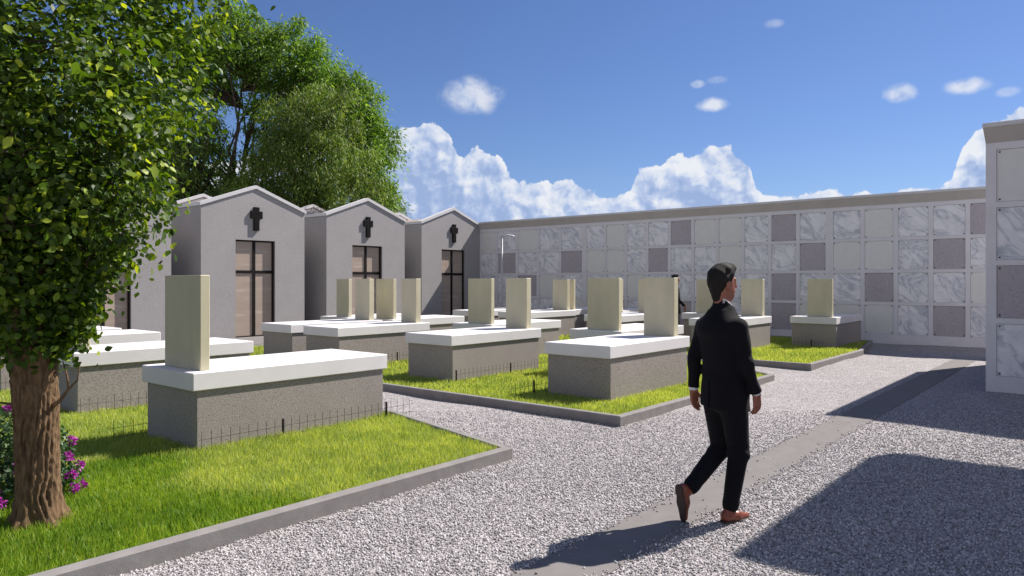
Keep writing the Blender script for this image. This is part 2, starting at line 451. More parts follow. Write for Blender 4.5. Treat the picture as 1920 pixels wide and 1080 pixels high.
mb = w.n('ShaderNodeMapRange', interpolation_type='SMOOTHSTEP'); w.l(bank, mb.inputs[0]); mb.inputs[1].default_value = -.02; mb.inputs[2].default_value = .16
mask = mb.outputs[0]
# thin patches low inside the bank
for (x, y, a, b, st) in [(885, 180, 2.15, 1.25, .8), (1338, 196, 1.1, .5, .85), (1308, 158, .5, .28, .5), (1345, 150, .7, .3, .25), (1688, 175, 1.05, .65, .85), (1812, 160, 1.25, .5, .8), (1452, 44, .7, .3, .3), (1890, 172, .6, .3, .35)]:
    ca, ce = azel(x, y)
    ex = w.math('DIVIDE', w.math('SUBTRACT', az, ca), a); ey = w.math('DIVIDE', w.math('SUBTRACT', el, ce), b)
    r = w.math('SQRT', w.math('ADD', w.math('MULTIPLY', ex, ex), w.math('MULTIPLY', ey, ey)))
    q = w.math('ADD', w.math('SUBTRACT', 1.0, r), w.math('MULTIPLY', N0, .38))
    mr = w.n('ShaderNodeMapRange', interpolation_type='SMOOTHSTEP'); w.l(q, mr.inputs[0]); mr.inputs[1].default_value = -.15; mr.inputs[2].default_value = .75; mr.inputs[4].default_value = st
    mask = w.math('MAXIMUM', mask, mr.outputs[0])
# added cloud bank behind the viewpoint, unseen, to tune fill on shaded faces
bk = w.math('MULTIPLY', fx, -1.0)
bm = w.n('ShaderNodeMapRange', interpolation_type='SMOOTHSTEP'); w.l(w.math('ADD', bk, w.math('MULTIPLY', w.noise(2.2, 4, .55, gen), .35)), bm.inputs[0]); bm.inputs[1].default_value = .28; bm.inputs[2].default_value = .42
lit = w.math('ADD', w.math('MULTIPLY', w.math('SUBTRACT', N2, N1), .95), w.math('SUBTRACT', .78, w.math('MULTIPLY', w.math('MINIMUM', w.math('MAXIMUM', bank, 0), 2.2), .13)))
lit = w.math('SUBTRACT', lit, w.math('MULTIPLY', w.math('MAXIMUM', w.math('SUBTRACT', dd, .7), 0), .085))
lit = w.math('ADD', lit, w.math('MULTIPLY', w.math('SUBTRACT', w.noise(.16, 2, .5, uv.outputs[0]), .5), .9))
cc = w.ramp(lit, [(0, (.36, .48, .76, 1)), (.35, (.50, .61, .86, 1)), (.62, (.72, .79, .94, 1)), (.95, (.92, .94, .99, 1))])
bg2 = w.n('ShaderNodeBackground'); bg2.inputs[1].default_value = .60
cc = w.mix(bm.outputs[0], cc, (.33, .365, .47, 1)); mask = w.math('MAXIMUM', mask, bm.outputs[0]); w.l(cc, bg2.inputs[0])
up = w.math('GREATER_THAN', el, -.5)
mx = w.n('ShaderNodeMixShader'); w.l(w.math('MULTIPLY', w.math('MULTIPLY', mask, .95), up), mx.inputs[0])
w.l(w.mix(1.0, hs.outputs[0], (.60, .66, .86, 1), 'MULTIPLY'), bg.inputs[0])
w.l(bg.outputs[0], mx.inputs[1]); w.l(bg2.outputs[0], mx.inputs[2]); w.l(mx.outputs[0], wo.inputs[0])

# ------------------------------------------------------------------ ground
def wavy(x, y):
    f = np.clip((np.abs(y - 2.465) - .3) / .5, 0, 1)
    return -.003 + f * (-.010 + np.sin(x * 1.7 + 1.3 * np.sin(y * .9)) * np.cos(y * 1.4 + .8 * np.sin(x * 1.1)) * .010 + .006 * np.sin(x * 4.1 + y * 3.3))
def ground():
    def axis(a, b, st): 
        near = np.arange(a, b + 1e-6, st)
        far = np.geomspace(1, 900, 22)
        return np.concatenate([a - far[::-1], near, b + far])
    xs = axis(-3, 24, .12); ys = axis(-6, 25, .12)
    X, Y = np.meshgrid(xs, ys, indexing='ij'); Z = wavy(X, Y)
    n, m = X.shape; V = np.stack([X, Y, Z], -1).reshape(-1, 3)
    i = np.arange(n - 1)[:, None] * m + np.arange(m - 1)[None, :]
    Q = np.stack([i, i + m, i + m + 1, i + 1], -1).reshape(-1, 4)
    o = np_mesh('gravel_ground', V, Q, np.arange(len(Q)) * 4, M['gravel'], None, True); tag(o, kind='structure')
ground()
p = MB().box(-1.5, 18.2, 2.25, 2.68, -.06, .006, .004).build('path', M['pathc']); tag(p, kind='structure')
p = MB().box(-6, 22, 17.6, 20.05, -.06, .03, .008).build('pavement', M['pathc']); tag(p, kind='structure')

ISL = [  # polygons (outer kerb line), counter-clockwise from the near-left corner
    [(-4.5, 4.43), (5.32, 4.43), (5.9, 6.75), (5.95, 16.6), (-4.5, 16.6)],
    [(7.35, 4.46), (12.4, 4.46), (13.75, 6.3), (13.8, 16.6), (7.3, 16.6)],
    [(14.4, 4.47), (18.15, 4.47), (21.3, 5.0), (21.35, 16.6), (14.4, 16.6)]]
KW, KH = .095, .107
def inset(poly, d):
    n = len(poly); out = []
    for i in range(n):
        p0, p1, p2 = [np.array(poly[(i + k - 1) % n], float) for k in range(3)]
        e1 = unit(p1 - p0); e2 = unit(p2 - p1); n1 = np.array([-e1[1], e1[0]]); n2 = np.array([-e2[1], e2[0]])
        b = unit(n1 + n2); out.append(tuple(p1 + b * d / (b @ n1)))
    return out
kerblab = ['grey concrete kerb round the nearest lawn with the leafy tree', 'grey concrete kerb round the middle lawn behind the walking man', 'grey concrete kerb round the far right lawn near the niche wall']
for P, lb in zip(ISL, kerblab):
    b = MB(); I = inset(P, KW); n = len(P); c = .012; Pc = inset(P, c); Ic = inset(P, KW - c)
    def ring(pts, z): return [(x, y, z) for x, y in pts]
    V = ring(P, -.08) + ring(P, KH - c) + ring(Pc, KH) + ring(Ic, KH) + ring(I, KH - c) + ring(I, -.08)
    F = [(r * n + i, r * n + (i + 1) % n, (r + 1) * n + (i + 1) % n, (r + 1) * n + i) for r in range(5) for i in range(n)]
    b.add(V, F); o = b.build('kerb', M['kerb']); tag(o, lb, 'kerb', 'kerbs round the lawns')
    G = MB(); G.add([(x, y, .028) for x, y in inset(P, KW + .003)], [tuple(range(n))])
    G.build('lawn_soil', M['soil']).__setitem__('kind', 'structure')

def inpoly(x, y, poly):
    c = np.zeros(len(x), bool); n = len(poly)
    for i in range(n):
        x0, y0 = poly[i]; x1, y1 = poly[(i + 1) % n]
        if y0 == y1: continue
        m = ((y0 > y) != (y1 > y)) & (x < (x1 - x0) * (y - y0) / (y1 - y0) + x0); c ^= m
    return c

TOMBS = []   # filled below, (x0, y0) footprints for keeping grass out
SX, SY = 2.41, 1.12
T = dict(t1=(3.338, 6.76), t2=(3.338, 9.78), t3=(3.338, 12.80), t4=(3.338, 14.42),
         c1=(8.374, 5.246), c2=(8.374, 8.268), c3=(8.374, 11.29), c4=(8.374, 12.85),
         d1=(10.99, 6.65), d2=(10.99, 9.70), d3=(10.99, 12.75), d4=(10.99, 14.42),
         f1=(15.97, 6.68), f2=(15.97, 9.70), f3=(15.97, 12.74), f4=(15.97, 14.6),
         g1=(18.63, 5.19), g2=(18.63, 8.20), g3=(18.63, 11.22), g4=(18.63, 12.97))

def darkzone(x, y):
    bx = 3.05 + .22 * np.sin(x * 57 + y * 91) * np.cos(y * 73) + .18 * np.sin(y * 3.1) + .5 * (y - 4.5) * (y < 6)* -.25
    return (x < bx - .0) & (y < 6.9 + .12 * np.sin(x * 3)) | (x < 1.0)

def grass(poly, name, region, dens, h, mat, bw, filt=None, edge=0.0, seed=0):
    rs = np.random.RandomState(seed)
    x0, x1, y0, y1 = region; n = int((x1 - x0) * (y1 - y0) * dens)
    x = rs.uniform(x0, x1, n); y = rs.uniform(y0, y1, n)
    k = inpoly(x, y, inset(poly, KW + .004))
    for (tx, ty) in T.values(): k &= ~((x > tx + .03) & (x < tx + SX - .03) & (y > ty + .01) & (y < ty + SY - .01))
    if filt is not None: k &= filt(x, y)
    x, y = x[k], y[k]; n = len(x)
    d = x * FW[0] + y * FW[1]; r = x * RT[0] + y * RT[1]
    k = (d > 1) & (np.abs(r / d) < .80); x, y = x[k], y[k]; n = len(x)
    clump = .88 + .24 * (.5 + .5 * np.sin(x * 9.1 + 2 * np.sin(y * 7.3)) * np.cos(y * 8.7 + 1.7 * np.sin(x * 6.1)))
    hh = h * rs.uniform(.55, 1.1, n) * clump
    a = rs.uniform(0, 2 * np.pi, n); lean = rs.normal(0, .22, (n, 2)) * hh[:, None]
    lean[:, 0] += .10 * hh * np.sin(x * 2.1 + y); side = np.stack([np.cos(a), np.sin(a)], 1) * (bw * rs.uniform(.7, 1.2, n))[:, None]
    V = np.zeros((n, 5, 3)); z0 = .026
    V[:, 0, :2] = np.stack([x, y], 1) - side; V[:, 1, :2] = np.stack([x, y], 1) + side; V[:, 0:2, 2] = z0
    mid = np.stack([x, y], 1) + lean * .35
    V[:, 2, :2] = mid + side * .75; V[:, 3, :2] = mid - side * .75; V[:, 2:4, 2] = (z0 + hh * .55)[:, None]
    V[:, 4, :2] = np.stack([x, y], 1) + lean; V[:, 4, 2] = z0 + hh * .95
    L = np.array([0, 1, 2, 3, 3, 2, 4]); loops = (L[None] + (np.arange(n) * 5)[:, None]).ravel()
    st = (np.array([0, 4])[None] + (np.arange(n) * 7)[:, None]).ravel()
    return V.reshape(-1, 3), loops, st

def merge(parts):
    V = []; L = []; St = []; nv = nl = 0
    for v, l, s in parts:
        V.append(v); L.append(l + nv); St.append(s + nl); nv += len(v); nl += len(l)
    return np.concatenate(V), np.concatenate(L), np.concatenate(St)
notdark = lambda x, y: ~darkzone(x, y)
A = [grass(ISL[0], '', (2.2, 6, 4.4, 7.6), 8000, .108, None, .0035, notdark, seed=1),
     grass(ISL[0], '', (1.0, 6, 7.6, 10.4), 4500, .10, None, .0045, notdark, seed=2),
     grass(ISL[0], '', (0, 6, 10.4, 16.6), 1500, .10, None, .007, notdark, seed=3)]
V, L, St = merge(A); o = np_mesh('lawn_grass', V, L, St, M['grass']); tag(o, 'bright yellow green grass in front of the nearest tomb', 'grass', kind='stuff')
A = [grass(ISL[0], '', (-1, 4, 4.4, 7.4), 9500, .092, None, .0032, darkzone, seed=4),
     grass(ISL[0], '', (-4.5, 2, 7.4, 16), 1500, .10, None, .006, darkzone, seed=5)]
V, L, St = merge(A); o = np_mesh('dark_grass', V, L, St, M['grassdark']); tag(o, 'darker green grass round the foot of the leafy tree', 'grass', kind='stuff')
A = [grass(ISL[1], '', (7.3, 13.8, 4.4, 6.4), 4000, .095, None, .0055, seed=6),
     grass(ISL[1], '', (7.3, 13.8, 6.4, 10), 2400, .10, None, .007, seed=7),
     grass(ISL[1], '', (7.3, 13.8, 10, 16.6), 700, .10, None, .011, seed=8)]
V, L, St = merge(A); o = np_mesh('lawn_grass', V, L, St, M['grass']); tag(o, 'bright green grass on the kerbed middle lawn', 'grass', kind='stuff')
A = [grass(ISL[2], '', (14.3, 21.4, 4.4, 8), 1500, .11, None, .009, seed=9),
     grass(ISL[2], '', (14.3, 21.4, 8, 16.6), 350, .10, None, .014, seed=10)]
V, L, St = merge(A); o = np_mesh('lawn_grass', V, L, St, M['grass']); tag(o, 'bright green grass on the far right lawn by the niche wall', 'grass', kind='stuff')

# loose stones
def pebbles():
    rs = np.random.RandomState(3)
    t = (1 + 5 ** .5) / 2
    ico = np.array([(-1, t, 0), (1, t, 0), (-1, -t, 0), (1, -t, 0), (0, -1, t), (0, 1, t), (0, -1, -t), (0, 1, -t), (t, 0, -1), (t, 0, 1), (-t, 0, -1), (-t, 0, 1)], float)
    ico /= np.linalg.norm(ico[0])
    F = [(0, 11, 5), (0, 5, 1), (0, 1, 7), (0, 7, 10), (0, 10, 11), (1, 5, 9), (5, 11, 4), (11, 10, 2), (10, 7, 6), (7, 1, 8), (3, 9, 4), (3, 4, 2), (3, 2, 6), (3, 6, 8), (3, 8, 9), (4, 9, 5), (2, 4, 11), (6, 2, 10), (8, 6, 7), (9, 8, 1)]
    n = 190000
    d = rs.uniform(2.9, 9.5, n) ; r = rs.uniform(-.78, .78, n) * d
    keep = rs.uniform(0, 1, n) < np.clip(d / 6.5, 0, 1) * np.clip((10.5 - d) / 4, 0, 1); d, r = d[keep], r[keep]
    x = d * FW[0] + r * RT[0]; y = d * FW[1] + r * RT[1]
    k = np.ones(len(x), bool)
    for P in ISL: k &= ~inpoly(x, y, P)
    ed = rs.uniform(0, 1, len(x)) < .03
    onp = (y > 2.25) & (y < 2.68); dist = np.minimum(y - 2.25, 2.68 - y)
    k &= ~onp | (rs.uniform(0, 1, len(x)) < np.exp(-dist / .022) * .95 + .006)
    k &= ~((x > 13.2) & (y < 1.6))
    x, y = x[k], y[k]; on = ((y > 2.25) & (y < 2.68)); n = len(x)
    s = rs.uniform(.0045, .0095, n)
    q = unit(rs.normal(size=(n, 3))); q2 = unit(rs.normal(size=(n, 3)) * [1, 1, .4])
    R = frames(q, q2 + .01); sc = s[:, None, None] * np.stack([rs.uniform(.8, 1.4, n), rs.uniform(.7, 1.2, n), rs.uniform(.5, .8, n)], 1)[:, :, None]
    z = np.where(on, .010, wavy(x, y) + .003)
    V, L, St = instances(ico, F, np.stack([x, y, z], 1), R * sc)
    o = np_mesh('gravel_stones', V, L, St, M['pebble'], None, True); tag(o, 'loose white and grey gravel stones covering the paths', 'gravel', kind='stuff')
pebbles()

# ------------------------------------------------------------------ tombs
def make_tomb(key, head, hw, label):
    x, y = T[key]
    r = empty('tomb', (x + SX / 2, y + SY / 2, 0), label=label, cat='tomb', group='granite tombs with white slabs')
    hx, hy = SX / 2, SY / 2
    MB().box(-hx + .05, hx - .05, -hy + .025, hy - .025, -.03, .645, .006).build('base', M['granite'], r)
    MB().box(-hx, hx, -hy, hy, .645, .819, .008).build('slab', M['slab'], r)
    y0 = -hy + .135
    if head < 0: x0, x1 = -hx + .14, -hx + .24
    else: x0, x1 = hx - .28, hx - .14
    MB().box(x0, x1, y0, y0 + hw, .819, 1.765, .006).build('headstone', M['head'], r)
LT = dict(
 t1='large granite tomb in the foreground, headstone on its left end, on the nearest lawn',
 t2='granite tomb directly behind the foreground tomb, headstone beside the leafy tree trunk',
 t3='third tomb of the left row, half hidden behind the tree and the second tomb',
 t4='rearmost tomb of the left row, a sliver of white slab before the left chapel',
 c1='granite tomb just left of the walking man, headstone at its right end',
 c2='granite tomb in the middle lawn, second back from the kerb corner, headstone at right end',
 c3='granite tomb on the middle lawn, third back, below the four clustered headstones',
 c4='tomb close behind the third middle tomb, dark end near the largest looking chapel',
 d1='tomb just behind the one beside the walking man, wide headstone at left end',
 d2='tomb with wide headstone standing in front of the right corner of the third chapel',
 d3='tomb whose headstone is third from left in the cluster before the middle chapel',
 d4='rearmost tomb of the middle lawn, headstone leftmost of the four before the middle chapel',
 f1='tomb on the far lawn just right of the walking man, headstone at right end',
 f2='far lawn tomb, headstone edge peeking out left of the stone beside the man',
 f3='far lawn tomb with long lit slab and pair of overlapping headstones before the niche wall',
 f4='rearmost tomb on the far lawn, seen between two headstones near the street lamp',
 g1='rightmost tomb, headstone facing front on the far right lawn corner near the niche wall',
 g2='tomb before the niche wall whose headstone is partly hidden by the walking man head',
 g3='tomb before the niche wall, its headstone edge showing behind the wide middle headstone',
 g4='far tomb before the niche wall, its headstone edge just right of the overlapping pair')
HW = dict(t1=.76, t2=.76, t3=.76, t4=.76, c1=.55, c2=.51, c3=.48, c4=.52, d1=.68, d2=.66, d3=.62, d4=.5, f1=.56, f2=.56, f3=.56, f4=.56, g1=.6, g2=.6, g3=.6, g4=.5)
for k in T: make_tomb(k, -1 if k[0] in 'tdg' else 1, HW[k], LT[k])

def wire_fence(x0, x1, y, label, along='x', posts=()):
    L = x1 - x0
    r = empty('wire_fence', (x0, y, .06) if along == 'x' else (y, x0, .06), 0 if along == 'x' else math.pi / 2, label=label, cat='fence', group='low wire fences beside the tombs')
    b = MB(); n = int(L / .098)
    for i in range(n + 1):
        x = .03 + i * .098
        b.tube([(x, 0, -.03), (x, 0, .205)], .0024, 5)
    for z in (.03, .125): b.tube([(0, 0, z), (L, 0, z)], .0024, 5)
    b.build('wire_panel', M['wire'], r)
    for px in posts:
        MB().box(px - x0 - .010, px - x0 + .010, -.011, .011, -.04, .20, .002).build('post', M['wire'], r)
wire_fence(3.36, 6.1, 6.69, 'low black wire fence along the long side of the foreground tomb', posts=(4.27, 5.67))
wire_fence(3.05, 3.75, 7.93, 'short black wire fence poking out left of the foreground tomb')
wire_fence(3.36, 5.9, 9.71, 'low black wire fence along the tomb behind the foreground tomb', posts=(5.67,))
wire_fence(3.30, 5.9, 12.73, 'low black wire fence on the third tomb of the left row, behind the tree')
wire_fence(8.40, 11.0, 8.20, 'low black wire fence along the second tomb of the middle lawn', posts=(8.42, 9.8))
wire_fence(7.75, 8.9, 6.50, 'low black wire fence left of the tomb nearest the walking man', posts=(8.3,))
wire_fence(8.36, 11.0, 11.22, 'low black wire fence along the third tomb of the middle lawn', posts=(8.38, 9.8))
wire_fence(5.45, 6.2, 18.53, 'single post wire fence at the end of the rightmost tomb', along='y', posts=(5.75,))

# ------------------------------------------------------------------ columbaria
PH = .807; PITCHZ = .893; ZT = 3.733
def columbarium(name, xf, depth, ya, yb, cols, label, bolts, ends):
    """front plane at x = xf facing -X; cols = list of (y_lo, y_hi, rows)"""
    r = empty(name, (xf, ya, 0), label=label, cat='niche wall', group='columbarium walls')
    f = MB(); cols = sorted(cols); y = ya
    rec = .045
    f.box(rec, depth, 0, yb - ya, -.05, 3.84)
    zs = []
    for k in range(4): zs.append((ZT - k * PITCHZ - PH, ZT - k * PITCHZ))
    zs = zs[::-1]; prev = -.05
    for (a, b) in zs:
        f.box(0, rec, 0, yb - ya, prev, a); prev = b
    f.box(0, rec, 0, yb - ya, prev, 3.84)
    for (a, b) in zs:
        yp = ya
        for (c0, c1, rows) in cols + [(yb, yb, '')]:
            if c0 > yp + 1e-4: f.box(0, rec, yp - ya, c0 - ya, a, b)
            yp = c1
    f.build('frame', M['frame'], r)
    e0, e1 = ends; o = .08
    c = MB(); P = [(0, 3.84), (-o, 4.075), (depth + o, 4.075), (depth, 3.84)]
    V = []
    lo = [(0, 0), (depth, 0), (depth, yb - ya), (0, yb - ya)]
    hi = [(-o, -o * e0), (depth + o, -o * e0), (depth + o, yb - ya + o * e1), (-o, yb - ya + o * e1)]
    V = [(x, y, 3.841) for x, y in lo] + [(x, y, 4.075) for x, y in hi]
    c.add(V, [(0, 1, 2, 3), (4, 5, 6, 7)] + [(i, (i + 1) % 4, (i + 1) % 4 + 4, i + 4) for i in range(4)])
    c.build('cornice', M['cornice'], r)
    MB().box(-o - .02, depth + o + .02, -(o + .02) * e0, yb - ya + (o + .02) * e1, 4.0755, 4.145, .01).build('coping', M['coping'], r)
    mm = {'W': M['marble'], 'G': M['pale'], 'P': M['pink']}; cache = {}
    for (c0, c1, rows) in cols:
        for k, ch in enumerate(rows):
            z1 = ZT - k * PITCHZ; z0 = z1 - PH; wd = c1 - c0
            key = (round(wd, 3), ch)
            if key not in cache:
                b = MB().box(-.012, .012, .004, wd - .004, .004, PH - .004, .003)
                if not bolts:
                    for yy in (.035, wd - .035):
                        for zz in (.035, PH - .035): b.box(-.022, -.012, yy - .012, yy + .012, zz - .012, zz + .012, mi=1)
                o = b.build('niche_panel', [mm[ch], M['metal']], r); cache[key] = o.data
            else: o = link('niche_panel', cache[key], r)
            o.location = (.030, c0 - ya, z0)
            if bolts:
                for yy in (.04, wd - .04):
                    for zz in (.04, PH - .04):
                        if 'bolt' not in cache:
                            bo = MB().tube([(-.024, 0, 0), (-.011, 0, 0)], [.011, .014], 10).build('bolt', M['metal'], o); cache['bolt'] = bo.data
                        else: bo = link('bolt', cache['bolt'], o)
                        bo.location = (0, yy, zz)
XW = 22.0156; Y0 = 2.8347; PT = .8468
spec = ['PWGW', 'WPWP', 'WWWW', 'GGPG', 'WGWG', 'WPWG', 'PWPP', 'WWWG', 'GGWW', 'GWWG', 'PWWP', 'WPWW', 'WWGW', 'GGWP', 'WGWW', 'WPWG', 'WWGW', 'GWPW', 'WPWW', 'GWWG']
cols = []
for i in range(5): cols.append((Y0 + i * PT - .735, Y0 + i * PT, spec[i]))
yb_ = Y0 + 4 * PT + .0971
for i in range(10): cols.append((yb_ + (i + 1) * PT - .735, yb_ + (i + 1) * PT, spec[5 + i]))
yc = yb_ + 10 * PT + .0942
for i in range(5):
    hi = yc + (i + 1) * 1.0565; lo = hi - .93
    if i == 4: hi = min(hi, 20.0)
    cols.append((lo, hi, spec[15 + i]))
for i, s_ in enumerate(['GWPW', 'WWGW', 'WGWP', 'PWWG']): cols.append((Y0 - (i + 1) * PT - .735, Y0 - (i + 1) * PT, s_))
columbarium('columbarium_wall', XW, 2.6, -1.6, 20.09, cols, 'long grey niche wall with marble and granite panels across the back', False, (1, 0))
cols = [(1.37 - .735 - i * PT, 1.37 - i * PT, s_) for i, s_ in enumerate(['GWPW', 'WPWG', 'PWGW', 'WGWP', 'WWPG', 'GPWW'])]
columbarium('columbarium_wall', 13.3, 5.55, -4.2, 1.51, cols, 'tall grey niche block cut off by the right edge, four panels high with dark bolts', True, (1, .35))

# unseen shelter outside the frame, form invented, roof shaped to cast the rectangular shadow
r = empty('shelter', (10.5, -2.5, 0), label='unseen flat roofed shelter right of view, form invented to cast the rounded rectangular shadow', cat='shelter')
ZS = 5.0; ox, oy = .87 * (ZS + .12), -.312 * (ZS + .12)
rx0, rx1, ry1 = 4.42 + ox, 7.95 + ox, 1.80 + oy
pl = [(rx0, -8), (rx1, -8), (rx1, ry1 - .28)]
for k in range(1, 9):
    a = math.pi / 2 * k / 8; pl.append((rx1 - .28 + .28 * math.cos(a), ry1 - .28 + .28 * math.sin(a)))
pl.append((rx0, ry1))
MB().prism([(x - 10.5, y + 2.5) for x, y in pl], 2, ZS, ZS + .22).build('roof', M['roofslab'], r)
for cx, cy in ((rx0 + .5, -2.2), (rx1 - .5, -2.2), (rx0 + .5, -7.2), (rx1 - .5, -7.2)):
    MB().tube([(cx - 10.5, cy + 2.5, -.05), (cx - 10.5, cy + 2.5, ZS)], .14, 20).build('column', M['roofslab'], r, False)

# ------------------------------------------------------------------ chapels
YC = 20.1; CW = 3.45; DEP = 3.4
def chapel(x0, label):
    cx = x0 + CW / 2
    r = empty('burial_chapel', (cx, YC, 0), label=label, cat='chapel', group='gabled burial chapels in a row')
    h = CW / 2; ez, az_ = 3.91, 4.54; dw = .66; dt = 2.96
    sl = lambda x: az_ - (az_ - ez) * abs(x) / h
    b = MB(); t = .18
    b.prism([(-h, -.05), (h, -.05), (h, ez - .02), (-h, ez - .02)], 1, t, DEP - .18); b.prism([(-h, -.05), (h, -.05), (h, ez), (0, az_), (-h, ez)], 1, DEP - .18, DEP)
    b.prism([(-h, -.05), (-dw, -.05), (-dw, sl(dw)), (-h, ez)], 1, 0, t)
    b.prism([(dw, -.05), (h, -.05), (h, ez), (dw, sl(dw))], 1, 0, t)
    b.prism([(-dw, dt), (dw, dt), (dw, sl(dw)), (0, az_), (-dw, sl(dw))], 1, 0, t)
    b.build('wall', M['chapel'], r)
    def gable(ya, yb):
        g = MB(); o = .04; th = .10; k = (az_ - ez) / h
        g.prism([(-h - o, ez - k * o + .001), (0, az_ + .001), (h + o, ez - k * o + .001), (h + o, ez - k * o + th), (0, az_ + th), (-h - o, ez - k * o + th)], 1, ya, yb)
        return g
    gable(-.042, .2).build('gable_coping', M['coping'], r)
    gable(DEP - .2, DEP + .04).build('gable_coping', M['coping'], r)
    for s in (-1, 1):
        a, c = sorted((s * (h + .04), s * (h - .16)))
        MB().box(a, c, .2, DEP - .2, ez - .012, ez + .082).build('eave_coping', M['coping'], r)
    g = MB(); g.prism([(-h + .16, ez - .05), (h - .16, ez - .05), (h - .16, ez + .02), (0, az_ - .26), (-h + .16, ez + .02)], 1, .2, DEP - .2)
    # tile ribs
    g.build('roof', M['roof'], r)
    cr = MB()
    w2, y1 = .088, -.07
    cr.box(-w2, w2, y1, -.002, 3.25, 3.62, .006).box(-w2, w2, y1, -.002, 3.845, 3.97, .006).box(-.195, .195, y1, -.002, 3.62, 3.845, .006)
    cr.build('cross', M['cross'], r)
    d = MB(); yd = .10
    fr = .045
    d.box(-dw, -dw + fr, yd, t, 0, dt); d.box(dw - fr, dw, yd - .03, t, 0, dt); d.box(-dw + fr, dw - fr, yd, t, dt - fr, dt); d.box(-dw + fr, dw - fr, yd, t, 0, .05)
    d.box(-.045, .045, yd, t, .05, dt - fr)
    d.box(-dw + fr, -.045, yd, t, 1.95, 2.04); d.box(.045, dw - fr, yd, t, 1.95, 2.04)
    dr = d.build('door', M['metal'], r)
    for (a, c) in ((-dw + fr, -.045), (.045, dw - fr)):
        for (z0, z1) in ((.05, 1.95), (2.04, dt - fr)):
            MB().box(a, c, yd + .03, yd + .045, z0, z1).build('door_panel', M['door'], dr)
chapel(5.86, 'leftmost grey gabled chapel half hidden behind the leafy tree')
chapel(10.16, 'largest looking grey gabled chapel with full brown door and black cross')
chapel(14.46, 'middle grey gabled chapel, door partly behind the clustered headstones')
chapel(18.76, 'grey gabled chapel at the corner touching the long niche wall')

# ------------------------------------------------------------------ street lamp
lx, ly = 20.7, 17.75
r = empty('street_lamp', (lx, ly, 0), label='slender pale street lamp before the left end of the niche wall', cat='street lamp')
MB().tube([(0, 0, -.02), (0, 0, 1.0), (0, 0, 3.38)], [.05, .042, .03], 12).tube([(0, 0, -.02), (0, 0, .06)], .10, 12).build('pole', M['lampm'], r, True)
dx, dy = RT[0], RT[1]
MB().tube([(0, 0, 3.36), (dx * .05, dy * .05, 3.42), (dx * .16, dy * .16, 3.44)], .022, 8).build('arm', M['lampm'], r, True)
hd = MB(); n = 14; ring = []
for (t, ww, z) in ((.12, .02, 3.44), (.16, .06, 3.455), (.28, .085, 3.455), (.40, .075, 3.43), (.48, .03, 3.405)):
    ring.append([(dx * t - dy * ww * math.cos(2 * math.pi * k / n), dy * t + dx * ww * math.cos(2 * math.pi * k / n), z + .03 * math.sin(2 * math.pi * k / n)) for k in range(n)])
V = sum(ring, []); F = [(i * n + k, i * n + (k + 1) % n, (i + 1) * n + (k + 1) % n, (i + 1) * n + k) for i in range(4) for k in range(n)] + [tuple(range(n)), tuple(4 * n + k for k in range(n))]
hd.add(V, F).build('lamp_head', M['coping'], r, True)

# ------------------------------------------------------------------ trees
def vnoise(a, b, c):
    return (np.sin(a * 1.0 + 1.7 * np.sin(b * .8 + c)) + np.sin(b * 1.3 + 1.9 * np.sin(c * .9 + a * .6)) + np.sin(c * 1.1 + 2.1 * np.sin(a * .7 + b * .5))) / 3

LEAF = np.array([(0, 0, 0), (-.26, .22, .03), (-.36, .52, .05), (-.2, .82, .02), (0, 1.08, -.04), (.2, .82, .02), (.36, .52, .05), (.26, .22, .03), (0, .5, -.03)])
LEAFF = [(0, 8, 2, 1), (8, 4, 3, 2), (0, 7, 6, 8), (8, 6, 5, 4)]
LF2 = np.array([(0, 0, 0), (-.2, .45, .03), (0, 1, 0), (.2, .45, .03)]); LF2F = [(0, 3, 2, 1)]

